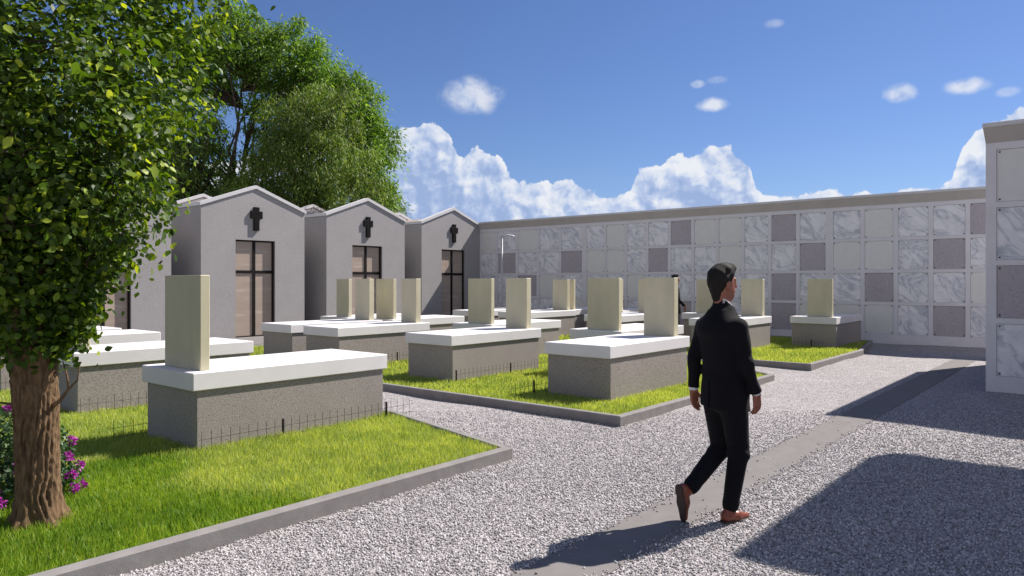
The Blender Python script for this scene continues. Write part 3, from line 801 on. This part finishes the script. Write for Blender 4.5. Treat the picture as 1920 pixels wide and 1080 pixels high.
def near_tree():
    bx, by = 1.70, 5.62
    base = np.array([bx, by, .06])
    r = empty('leafy_tree', tuple(base), label='leafy broad leaved tree with rough brown trunk in the left foreground', cat='tree')
    # trunk: swept with bark ridges
    nz, na = 170, 110
    zz = np.linspace(-.05, 1.75, nz); an = np.linspace(0, 2 * np.pi, na, endpoint=False)
    Z, A = np.meshgrid(zz, an, indexing='ij')
    rad = .115 + .055 * np.exp(-np.maximum(Z, 0) / .13) + .012 * np.exp(-((Z - 1.0) / .5) ** 2) + .045 * np.clip((Z - 1.1) / .6, 0, 1)
    flare = 1 + .22 * np.exp(-np.maximum(Z, 0) / .12) * np.cos(5 * A + .6)
    ang = A + .25 * np.sin(Z * 5) + .12 * vnoise(Z * 14, A * 3, Z * 3)
    rid = np.abs(np.sin(ang * 11 + 1.8 * vnoise(np.cos(A) * 5, np.sin(A) * 5, Z * 11)))
    fine = vnoise(np.cos(A) * 30, np.sin(A) * 30, Z * 55)
    rr = rad * flare + .022 * (rid ** .7 - .5) + .006 * fine + .008 * vnoise(np.cos(A) * 4, np.sin(A) * 4, Z * 6)
    cx = -.02 * Z + .015 * np.sin(Z * 3); cy = .02 * np.sin(Z * 2.2)
    V = np.stack([cx + rr * np.cos(A), cy + rr * np.sin(A), Z], -1).reshape(-1, 3)
    i = np.arange(nz - 1)[:, None] * na + np.arange(na)[None]; j = np.arange(nz - 1)[:, None] * na + (np.arange(na)[None] + 1) % na
    Q = np.stack([i, j, j + na, i + na], -1).reshape(-1, 4)
    np_mesh('trunk', V, Q, np.arange(len(Q)) * 4, M['bark'], r, True)
    # limbs and twigs
    rs = random.Random(5); b = MB(); tips = []
    def crown_r(z):   # allowed horizontal radius at height z (local)
        P = [(1.2, .14), (1.35, .22), (1.52, .32), (1.74, .50), (2.1, .71), (2.47, .95), (3.0, 1.05), (3.6, 1.14), (4.2, 1.16), (4.8, .95), (5.3, .3)]
        return float(np.interp(z, [p[0] for p in P], [p[1] for p in P]))
    def grow(p, d, L, rad, lev):
        pts = [p.copy()]; rads = [rad]; n = 5
        for i in range(n):
            d = (d + Vector((rs.gauss(0, .13), rs.gauss(0, .13), rs.gauss(.04, .08)))).normalized()
            p = p + d * L / n; pts.append(p.copy()); rads.append(rad * (1 - .62 * (i + 1) / n))
            if lev < 3 and i >= 1:
                for _ in range(2 if lev < 2 else 1):
                    side = Vector((rs.gauss(0, 1), rs.gauss(0, 1), rs.gauss(.1, .6))).normalized()
                    nd = (d * .55 + side).normalized()
                    if (p + nd * L * .3).xy.length < crown_r(p.z) * 1.0: grow(p.copy(), nd, L * rs.uniform(.42, .62), rads[-1] * .6, lev + 1)
        b.tube(pts, rads, 7 if lev < 2 else 4, caps=lev > 1)
        if lev >= 1: tips.extend((q, d.copy()) for q in pts[2:])
    for k in range(9):
        a = 2 * math.pi * k / 9 + rs.uniform(-.3, .3); up = rs.uniform(.9, 2.6)
        grow(Vector((.05 * math.cos(a) - .03, .05 * math.sin(a), 1.2 + .05 * k)), Vector((math.cos(a), math.sin(a), up)).normalized(), rs.uniform(.75, 1.0), .032, 0)
    grow(Vector((-.03, 0, 1.6)), Vector((0, 0, 1)), 2.6, .06, 0)
    b.build('branch', M['bark2'], r, True)
    # two bare twigs low on the trunk
    t = MB(); c = Vector(tuple(RT)); f = Vector(tuple(-FW))
    o = Vector((-.02, 0, .78)) + c * .10
    t.tube([o, o + c * .07 + Vector((0, 0, .05)), o + c * .13 + Vector((0, 0, .13)), o + c * .19 + Vector((0, 0, .19)), o + c * .21 + Vector((0, 0, .30))], [.018, .013, .009, .006, .002], 6)
    t.tube([o + c * .13 + Vector((0, 0, .13)), o + c * .12 + Vector((0, 0, .22)) , o + c * .09 + Vector((0, 0, .32))], [.008, .006, .003], 6)
    t.build('twig', M['bark'], r, True); t = MB()
    o = Vector((-.02, 0, .78)) - c * .10
    t.tube([o, o - c * .07 + Vector((0, 0, .03)), o - c * .15 + Vector((0, 0, .04)), o - c * .24 + Vector((0, 0, .13))], [.014, .010, .007, .002], 6)
    t.build('twig', M['bark'], r, True)
    # leaves
    g = np.random.RandomState(21)
    # clumps inside the crown envelope
    C_ = []
    while len(C_) < 1150:
        z = g.uniform(1.2, 5.1); R = crown_r(z) * (1 + .10 * math.sin(z * 7)); q = R * math.sqrt(g.uniform(.05, 1)); a = g.uniform(0, 2 * np.pi)
        q *= 1 + .12 * math.sin(3 * a + z * 2.3)
        C_.append((q * math.cos(a), q * math.sin(a), z))
    C_ = np.array(C_)
    rep = g.randint(26, 46, len(C_)); P = np.repeat(C_, rep, 0); n = len(P)
    off = g.normal(0, 1, (n, 3)) * [.085, .085, .075]; P = P + off
    tp = np.array([tuple(q) for q, _ in tips]); 
    tsel = tp[g.randint(0, len(tp), 4200)]; keep = (np.hypot(tsel[:, 0], tsel[:, 1]) < np.array([crown_r(z) for z in tsel[:, 2]]) * 1.0) & (tsel[:, 2] > 1.2)
    tsel = tsel[keep] + g.normal(0, .03, (keep.sum(), 3)); P = np.concatenate([P, tsel]); n = len(P)
    out = unit(P - np.array([0, 0, 2.6]) * [1, 1, 1]); 
    nrm = unit(out * .5 + np.array([0, 0, .55]) + g.normal(0, .6, (n, 3)))
    d = unit(np.cross(nrm, g.normal(0, 1, (n, 3)))) + np.array([0, 0, -.35]); d = unit(d)
    sz = g.uniform(.033, .062, n) * np.where(g.uniform(0, 1, n) < .12, 1.35, 1)
    R = frames(d, nrm) * sz[:, None, None]; R[:, 0] *= 1.05
    V, L, St = instances(LEAF, LEAFF, P, R)
    np_mesh('crown', V, L, St, M['leaf1'], r, True)
near_tree()

def far_tree(px, d, height, blobs, leaf, mat, label, seed, nclump, nleaf, droop=.6, trunks=1, group='trees behind the chapels', lw=1.0, trunk_top=.8):
    """blobs: (dx right, dy back, z, rx, rz) in metres round the trunk, in world axes turned to the row"""
    r_ = (px - 960) / 1350 * d
    X, Y = d * FW[0] + r_ * RT[0], d * FW[1] + r_ * RT[1]
    root = empty('tree', (X, Y, 0), label=label, cat='tree', group=group)
    g = np.random.RandomState(seed); rs = random.Random(seed)
    P = []
    tot = sum(b[3] ** 2 * b[4] for b in blobs)
    b = MB()
    for k in range(trunks):
        a = rs.uniform(0, 6.28); q = .0 if trunks == 1 else rs.uniform(.3, 1.4)
        x, y = q * math.cos(a), q * math.sin(a); top_ = height * trunk_top * rs.uniform(.85, 1)
        b.tube([(x, y, -.1), (x + rs.gauss(0, .15), y + rs.gauss(0, .15), top_ * .35), (x + rs.gauss(0, .3), y + rs.gauss(0, .3), top_ * .7), (x * 1.3 + rs.gauss(0, .4), y * 1.3 + rs.gauss(0, .4), top_)], [.26 / trunks ** .45, .2 / trunks ** .45, .12 / trunks ** .45, .03], 8)
    C_ = []
    for (bx, by, z, rx, rz) in blobs:
        m = max(3, int(nclump * rx ** 2 * rz / tot)); c0 = np.array([bx * RT[0] + by * FW[0], bx * RT[1] + by * FW[1], z])
        u = unit(g.normal(0, 1, (m, 3))) * (g.uniform(.12, 1, (m, 1)) ** .42); u = u * [rx, rx, rz]
        C_.append(c0 + u)
        for i in range(0, m, 6):
            b.tube([(0, 0, max(1.0, z - rz * .8)), tuple((c0 + u[i]) * .5 + np.array([0, 0, z - rz * .8]) * .5), tuple(c0 + u[i])], [.06, .04, .012], 4)
    b.build('trunk', M['bark2'], root, True)
    C_ = np.concatenate(C_)
    cs = g.uniform(.28, .62, len(C_))
    P = np.repeat(C_, nleaf, 0); s = np.repeat(cs, nleaf)[:, None]; n = len(P)
    o = g.normal(0, .5, (n, 3)) * s * [1, 1, .75]; o[:, 2] -= droop * s[:, 0] * (o[:, 0] ** 2 + o[:, 1] ** 2) / s[:, 0] ** 2
    P = P + o
    dirn = unit(o * [1, 1, .3] + g.normal(0, .25, (n, 3)) + np.array([0, 0, -droop * .6])); nrm = unit(np.array([0, 0, 1]) + g.normal(0, .6, (n, 3)))
    sz = g.uniform(.6, 1.3, n) * leaf; R = frames(dirn, nrm) * sz[:, None, None]; R[:, 0] *= lw
    V, L, St = instances(LF2, LF2F, P, R)
    np_mesh('crown', V, L, St, mat, root, False)
D1 = 31.0; u = 1350 / D1   # px per metre
far_tree(455, 32, 14.2, [(-.3, 0, 12.2, 2.2, 1.8), (1.7, .3, 11.7, 2.0, 1.9), (-2.2, 0, 11.0, 1.9, 2.0), (-1.9, .4, 7.4, 1.2, 1.8), (3.4, .6, 10.4, 1.7, 1.6), (1.5, 0, 8.6, 1.5, 1.9), (-3.3, 0, 6.5, 1.4, 3.0), (.6, 0, 5.6, 1.3, 1.7)],
         .21, M['leafB'], 'tall airy bright green tree with bare stems and sky gaps behind the chapels', 31, 560, 100, .5, 7, lw=.8, trunk_top=.85)
far_tree(640, 34, 12, [(.2, 0, 9.8, 1.9, 1.9), (1.3, 0, 8.0, 1.5, 2.0), (-1.2, 0, 10.6, 1.5, 1.4), (1.5, 0, 5.9, 1.1, 1.8)],
         .21, M['leafB'], 'bright green rounded tree behind the olive one, rising right of the chapels', 33, 380, 100, .5, 1, lw=.8)
far_tree(590, 29.5, 10, [(0, 0, 6.5, 2.1, 2.9), (-1.4, 0, 5.4, 1.9, 2.8), (1.5, -.3, 5.2, 1.5, 2.8), (.4, 0, 8.6, 1.5, 1.5), (-2.8, 0, 4.4, 1.8, 2.0), (-1.0, 0, 8.0, 1.5, 1.5)],
         .19, M['leafO'], 'dense dark olive drooping tree standing behind the middle chapel', 35, 500, 115, .7, 1, lw=.55)
far_tree(738, 36, 6.5, [(0, 0, 4.7, .9, 1.5), (.7, 0, 3.9, .8, 1.0), (-1, 0, 4.8, 1.2, 1.6)],
         .22, M['leafO'], 'small feathery green tree at the right foot of the tree group', 37, 90, 60, .7, 1, lw=.6)
far_tree(350, 31, 10.5, [(0, 0, 6.5, 2.2, 3.2), (-1.6, 0, 5.5, 2.0, 3.0), (.8, .4, 4.4, 1.6, 1.6)],
         .24, M['leafO'], 'dark green tree behind the left chapels, mostly hidden by the leafy tree', 39, 260, 75, .7, 2, lw=.6)
far_tree(120, 33, 13.5, [(0, 0, 8.5, 2.9, 4.6), (-2.6, 0, 7.5, 2.4, 4.4), (2.4, 0, 8.0, 2.4, 4.2)],
         .26, M['leafO'], 'dark green tree at the far left behind the leafy foreground tree', 41, 330, 70, .7, 1, lw=.6)

# flowering bush
def bush():
    bx, by = 1.80, 6.42
    root = empty('flowering_bush', (bx, by, .06), label='low bush with magenta flowers behind the tree trunk', cat='bush')
    g = np.random.RandomState(51); n = 3600
    u = unit(g.normal(0, 1, (n, 3))) * g.uniform(.4, 1, (n, 1)) ** .4; u[:, 2] = np.abs(u[:, 2])
    P = u * [.42, .42, .66] * (1 + .12 * np.sin(u[:, :1] * 9 + u[:, 1:2] * 7))
    P[:, :2] *= (1 + .0 * P[:, :1])
    nr = unit(u + g.normal(0, .5, (n, 3))); d = unit(np.cross(nr, g.normal(0, 1, (n, 3))) + [0, 0, .2])
    V, L, St = instances(LEAF, LEAFF, P, frames(d, nr) * g.uniform(.022, .045, n)[:, None, None] )
    np_mesh('foliage', V, L, St, M['leafbush'], root, True)
    b = MB()
    for k in range(14):
        a = k * .9; b.tube([(0, 0, -.02), (.12 * math.cos(a), .12 * math.sin(a), .25), (.28 * math.cos(a), .28 * math.sin(a), .48)], [.012, .008, .003], 5)
    b.build('stem', M['bark2'], root, True)
    tocam = unit(np.array([-bx, -by, 0]))
    cnt = 0
    while cnt < 34:
        q = unit(g.normal(0, 1, 3)); q[2] = abs(q[2])
        if q @ (tocam + np.array([0, 0, .4])) < .1: continue
        cnt += 1; c = q * [.43, .43, .68]; m = 46
        w_ = unit(g.normal(0, 1, (m, 3)) + q * .9); pp = c + w_ * g.uniform(.008, .03, (m, 1))
        V, L, St = instances(LEAF, LEAFF, pp, frames(w_, g.normal(0, 1, (m, 3))) * g.uniform(.018, .032, m)[:, None, None])
        np_mesh('blossom', V, L, St, M['petal'], root, False)
bush()

# ------------------------------------------------------------------ people
def person(origin, heading, label, pose, res=1.0):
    """local axes: s forward, l left, z up"""
    h = np.array([heading[0], heading[1], 0]); l = np.array([-h[1], h[0], 0])
    root = empty('person', (origin[0], origin[1], origin[2]), math.atan2(h[1], h[0]), label=label, cat='person')
    SH = np.array(pose.get('shift', (0, 0, 0)), float)
    P = pose
    hy = P['head_yaw']; HX, HL, HZ = P['head']
    ch, sh_ = math.cos(hy), math.sin(hy)
    def hx(X, Y): return (X - HX) * ch + (Y - HL) * sh_, -(X - HX) * sh_ + (Y - HL) * ch
    def headf(X, Y, Z):
        a, b = hx(X, Y); c = Z - HZ
        d = ell(a, b, c, (-.012, 0, .028), (.092, .072, .088))
        d = smin(d, ell(a, b, c, (.028, 0, -.045), (.062, .054, .068)), .03)
        d = smin(d, cap(a, b, c, (.060, 0, -.095), (.058, 0, -.100), .024, .022), .03)          # chin
        d = smin(d, cap(a, b, c, (.082, 0, .020), (.104, 0, -.020), .009, .013), .014)          # nose
        d = smin(d, cap(a, b, c, (.080, -.03, .030), (.080, .03, .030), .010, .010), .015)      # brow
        d = smin(d, cap(a, b, c, (.084, -.018, -.054), (.084, .018, -.054), .008, .008), .010)  # lips
        for q in (-1, 1):
            d = np.maximum(d, -ell(a, b, c, (.092, q * .032, .008), (.012, .016, .010)))
            d = smin(d, ell(a, b, c, (.080, q * .031, .008), (.011, .012, .010)), .004)
            ear = ell(a, b, c, (-.006, q * .078, -.010), (.020, .010, .032))
            ear = np.maximum(ear, -ell(a, b, c, (.0, q * .087, -.008), (.011, .007, .019)))
            d = smin(d, ear, .008)
        return d
    arms = P['arms']; legs = P['legs']
    def arm(X, Y, Z, A, k):
        s_, e_, w_ = A
        d = cap(X, Y, Z, s_, e_, .068 * k, .050 * k); return smin(d, cap(X, Y, Z, e_, w_, .048 * k, .038 * k), .02)
    NK = P['neck']
    def torso(X, Y, Z, k):
        zs = [.70, .80, .92, 1.08, 1.22, 1.34, 1.41, 1.455, 1.50]
        wl = [.172, .172, .170, .158, .164, .170, .152, .110, .070]
        dp = [.150, .150, .142, .124, .128, .132, .112, .090, .070]
        cs = [.0, .0, .0, .005, .0, -.012, -.018, -.02, -.015]
        w1 = np.interp(Z, zs, wl) * k; d1 = np.interp(Z, zs, dp) * k; c1 = np.interp(Z, zs, cs) + P['lean'] * (Z - .95)
        # rounded-box like section
        q = (np.abs(Y / w1) ** 2.4 + np.abs((X - c1) / d1) ** 2.4) ** (1 / 2.4)
        d = (q - 1) * np.minimum(w1, d1)
        return np.maximum(d, Z - 1.49)
    def hand(X, Y, Z, wr, side, curl):
        # palm hangs below the wrist, thumb to the front
        w0 = np.array(wr, float); dn = unit(np.array([.10, 0, -1.0])); fw = np.array([1.0, 0, .10]); out = np.array([0, side, 0.0])
        pc = w0 + dn * .035
        d = cap(X, Y, Z, w0 - dn * .03, w0 + dn * .01, .027, .025)
        for j, o in enumerate((-.026, -.009, .009, .026)):
            a = w0 + dn * .015 + fw * o * .75; kn = w0 + dn * (.085 - abs(o - .005) * .25) + fw * o
            d = smin(d, cap(X, Y, Z, a, kn, .0145, .0115), .012)
            ln = (.066, .076, .072, .058)[j]
            k1 = kn + unit(dn - out * .25 * curl) * ln * .5; k2 = k1 + unit(dn - out * (.6 + .12 * (3 - j)) * curl) * ln * .33; k3 = k2 + unit(dn * .8 - out * 1.1 * curl) * ln * .26
            f = cap(X, Y, Z, kn, k1, .0098, .0088); f = smin(f, cap(X, Y, Z, k1, k2, .0088, .008), .004); f = smin(f, cap(X, Y, Z, k2, k3, .008, .0068), .004)
            d = smin(d, f, .005)
        t0 = w0 + dn * .022 + fw * .018 - out * .006; t1 = t0 + unit(dn + fw * .75 - out * .35) * .042; t2 = t1 + unit(dn + fw * .25 - out * .3) * .034
        f = cap(X, Y, Z, t0, t1, .0145, .0105); f = smin(f, cap(X, Y, Z, t1, t2, .0105, .008), .005)
        return smin(d, f, .009)
    def body(X, Y, Z):
        d = headf(X, Y, Z)
        d = smin(d, cap(X, Y, Z, (NK[0], NK[1], 1.42), (HX - .012, HL, HZ - .05), .062, .054), .03)
        d = smin(d, np.maximum(torso(X, Y, Z, .82), .93 - Z), .04)
        for k, A in enumerate(arms):
            d = smin(d, arm(X, Y, Z, A, .72), .03)
            d = smin(d, hand(X, Y, Z, A[2], (1, -1)[k], P.get('curl', 1.0)), .012)
        return np.maximum(d, .70 - Z)
    hmesh = .0046 * res
    net_obj('body', body, (-.24, -.34, .69), (.26, .34, 1.86), hmesh, M['skin'], root)
    def folds(X, Y, Z):
        return .0035 * np.sin(26 * Z + 9 * Y + 2.2 * np.sin(11 * X + 7 * Z)) * np.exp(-((Z - 1.06) / .16) ** 2) + .002 * np.sin(34 * Z - 12 * X + 3 * Y)
    def jacket(X, Y, Z):
        d = torso(X, Y, Z, 1.0)
        d = smin(d, ell(X, Y, Z, (-.018 + P['lean'] * .45, 0, 1.36), (.10, .175, .085)), .05)
        d = smin(d, cap(X, Y, Z, (NK[0] + .01, NK[1], 1.40), (NK[0] + .018, NK[1], 1.545), .115, .071), .05)
        for k, A in enumerate(arms):
            a = arm(X, Y, Z, A, 1.0)
            s_, e_, w_ = [np.array(q) for q in A]; dn = unit(w_ - e_)
            a = a + .0035 * np.sin(70 * Z + 20 * X) * np.exp(-((Z - e_[2]) / .07) ** 2)
            cut = (X - w_[0]) * dn[0] + (Y - w_[1]) * dn[1] + (Z - w_[2]) * dn[2] + .012
            a = np.maximum(a, cut)
            d = smin(d, a, .025)
        d = d + folds(X, Y, Z)
        hem = P['hem'] + .01 * np.sin(Y * 9) - .02 * (X > 0) * np.clip(X * 6, 0, 1) - Z
        below = (np.abs(Y) < .215)
        d = np.where(below, np.maximum(d, hem), d)
        vent = np.maximum(np.abs(Y - .012) - .004, np.maximum(Z - 1.0, X + .085)); d = np.maximum(d, -vent)
        neckc = np.sqrt((X - NK[0] - .018) ** 2 + (Y - NK[1]) ** 2) - .063
        d = np.maximum(d, -np.maximum(neckc, 1.49 - Z)); d = np.maximum(d, Z - 1.576 + .75 * (X - NK[0] + .03))
        return np.maximum(d, -(np.maximum(np.abs(Y) - .012 - .32 * np.clip(Z - 1.18, 0, 1), np.maximum(.11 - X, 1.16 - Z))))
    net_obj('jacket', jacket, (-.26, -.36, .74), (.27, .36, 1.60), .0065 * res, M['suit'], root)
    def collar(X, Y, Z):
        q = np.sqrt((X - NK[0] - .018) ** 2 + (Y - NK[1]) ** 2)
        zz = Z + .75 * (X - NK[0]) ; rr_ = .0625 - .05 * (zz - 1.55)
        d = np.maximum(np.abs(q - rr_) - .0045, np.abs(zz - 1.532) - .029)
        for A in arms:
            e_, w_ = np.array(A[1]), np.array(A[2]); dn = unit(w_ - e_)
            c = cap(X, Y, Z, w_ - dn * .04, w_ + dn * .002, .0345, .0335)
            cut = (X - w_[0]) * dn[0] + (Y - w_[1]) * dn[1] + (Z - w_[2]) * dn[2]
            d = np.minimum(d, np.maximum(c, cut - .006))
        front = np.maximum(torso(X, Y, Z, .93), np.maximum(.03 - X, 1.0 - Z)); return np.minimum(d, front)
    net_obj('shirt', collar, (-.2, -.34, .8), (.25, .34, 1.62), .0048 * res, M['shirt'], root)
    def trousers(X, Y, Z):
        d = ell(X, Y, Z, (0, 0, .89), (.128, .165, .14))
        for (hp, kn, an) in legs:
            g = cap(X, Y, Z, hp, kn, .102, .074); g = smin(g, cap(X, Y, Z, kn, an, .071, .056), .03)
            kn_, an_ = np.array(kn), np.array(an); dn = unit(an_ - kn_)
            g = g + .004 * np.sin(75 * Z + 30 * X + 10 * Y) * np.exp(-(((Z - kn_[2])) / .06) ** 2) + .003 * np.sin(60 * ((X - an_[0]) * dn[0] + (Z - an_[2]) * dn[2])) * np.exp(-(((X - an_[0]) ** 2 + (Z - an_[2]) ** 2) / .008))
            cut = (X - an_[0]) * dn[0] + (Y - an_[1]) * dn[1] + (Z - an_[2]) * dn[2] - .030
            g = np.maximum(g, cut); d = smin(d, g, .02)
        return np.maximum(d, Z - 1.02)
    net_obj('trousers', trousers, (-.42, -.24, .0), (.26, .24, 1.03), .0070 * res, M['suit'], root)
    for (ank, yaw, pitch) in P['shoes']:
        cy_, sy_ = math.cos(yaw), math.sin(yaw); cp, sp_ = math.cos(pitch), math.sin(pitch)
        # shoe space: x toe, y left, z up, ankle at (0,0,.09)
        def xf(V, ank=ank, cy_=cy_, sy_=sy_, cp=cp, sp_=sp_):
            x, y, z = V[:, 0], V[:, 1], V[:, 2] - .095
            x2 = x * cp + z * sp_; z2 = -x * sp_ + z * cp
            return np.stack([x2 * cy_ - y * sy_ + ank[0], x2 * sy_ + y * cy_ + ank[1], z2 + ank[2]], 1)
        def up_(X, Y, Z):
            d = cap(X, Y, Z, (-.045, 0, .040), (.055, 0, .036), .034, .038)
            d = smin(d, cap(X, Y, Z, (.05, 0, .034), (.165, .004, .026), .038, .024, (1, 1, 1)), .03)
            d = smin(d, cap(X, Y, Z, (-.03, 0, .05), (-.012, 0, .098), .033, .036), .03)
            return np.maximum(np.maximum(d, .014 - Z), Z - .108)
        def so_(X, Y, Z):
            d = cap(X, Y, Z * .0 + .0, (-.048, 0, 0), (.06, 0, 0), .037, .040); d = smin(d, cap(X, Y, Z * .0, (.06, 0, 0), (.168, .004, 0), .041, .027), .02)
            lift = np.where(X < -.005, 0.0, .006)
            return np.maximum(np.maximum(d, Z - .016), lift - Z)
        so = net_obj('shoe', up_, (-.1, -.06, 0), (.21, .06, .13), .0045 * res, M['shoe'], root, xf)
        net_obj('sole', so_, (-.1, -.06, -.01), (.215, .06, .03), .0045 * res, M['sole'], so, xf)
    def hair(X, Y, Z):
        a, b = hx(X, Y); c = Z - HZ
        d = ell(a, b, c, (-.014, 0, .042), (.104, .086, .100))
        d = smin(d, ell(a, b, c, (.040, 0, .110), (.052, .056, .034)), .04)
        d = smin(d, cap(a, b, c, (-.058, 0, .0), (-.040, 0, -.095), .052, .046), .03)
        d = d + .0016 * np.sin(170 * b + 25 * a + 3 * np.sin(30 * c)) + .0014 * np.sin(75 * a + 58 * c + 2 * np.sin(25 * b)) + .0012 * np.sin(130 * c - 90 * a + 4 * np.sin(60 * b))
        amax = np.interp(c, [-.13, -.07, -.03, .01, .04, .07, .10, .125], [-.035, -.02, .0, .018, .036, .058, .088, .13])
        d = np.maximum(d, (a - amax) * .8)
        eark = ell(a, np.abs(b), c, (.002, .085, -.014), (.020, .022, .032)); d = np.maximum(d, -eark)
        return np.maximum(d, -.128 - c)
    net_obj('hair', hair, (HX - .16, HL - .15, HZ - .14), (HX + .16, HL + .15, HZ + .17), .0042 * res, M['hair'], root)
    return root

fwd2 = FW[:2]; rt2 = RT[:2]
phi = math.radians(60)
hd2 = math.cos(phi) * fwd2 + math.sin(phi) * rt2
o2 = 5.15 * fwd2 + 1.52 * rt2
person((o2[0], o2[1], .004), hd2, 'man in a black suit and tan shoes walking away along the gravel path',
       dict(head=(-.015, 0, 1.682), head_yaw=math.radians(-12), neck=(-.03, 0), lean=-.05, hem=.80,
            arms=[((-.03, .158, 1.375), (-.10, .196, 1.14), (-.105, .200, .910)), ((-.03, -.158, 1.375), (-.005, -.198, 1.14), (.095, -.205, .915))],
            legs=[((0, .085, .88), (.06, .085, .490), (-.255, .075, .245)), ((0, -.08, .88), (.060, -.075, .48), (.0, -.055, .105))],
            shoes=[((-.272, .075, .212), .05, math.radians(80)), ((.0, -.055, .090), 0.0, math.radians(3))]))
person((17.47, 8.91, .07), -fwd2 * .2 + rt2 * .98, 'distant person in black standing behind the headstone beside the walking man',
       dict(head=(0, 0, 1.68), head_yaw=0, neck=(-.02, 0), lean=0, hem=.80,
            arms=[((-.02, .185, 1.395), (-.02, .235, 1.13), (.04, .235, .9)), ((-.02, -.185, 1.395), (.08, -.24, 1.14), (.24, -.235, .98))],
            legs=[((0, .085, .88), (.03, .085, .485), (-.02, .085, .11)), ((0, -.08, .88), (.04, -.075, .48), (.0, -.085, .11))],
            shoes=[((-.02, .085, .095), 0, 0), ((0, -.085, .095), 0, 0)]), 2.0)
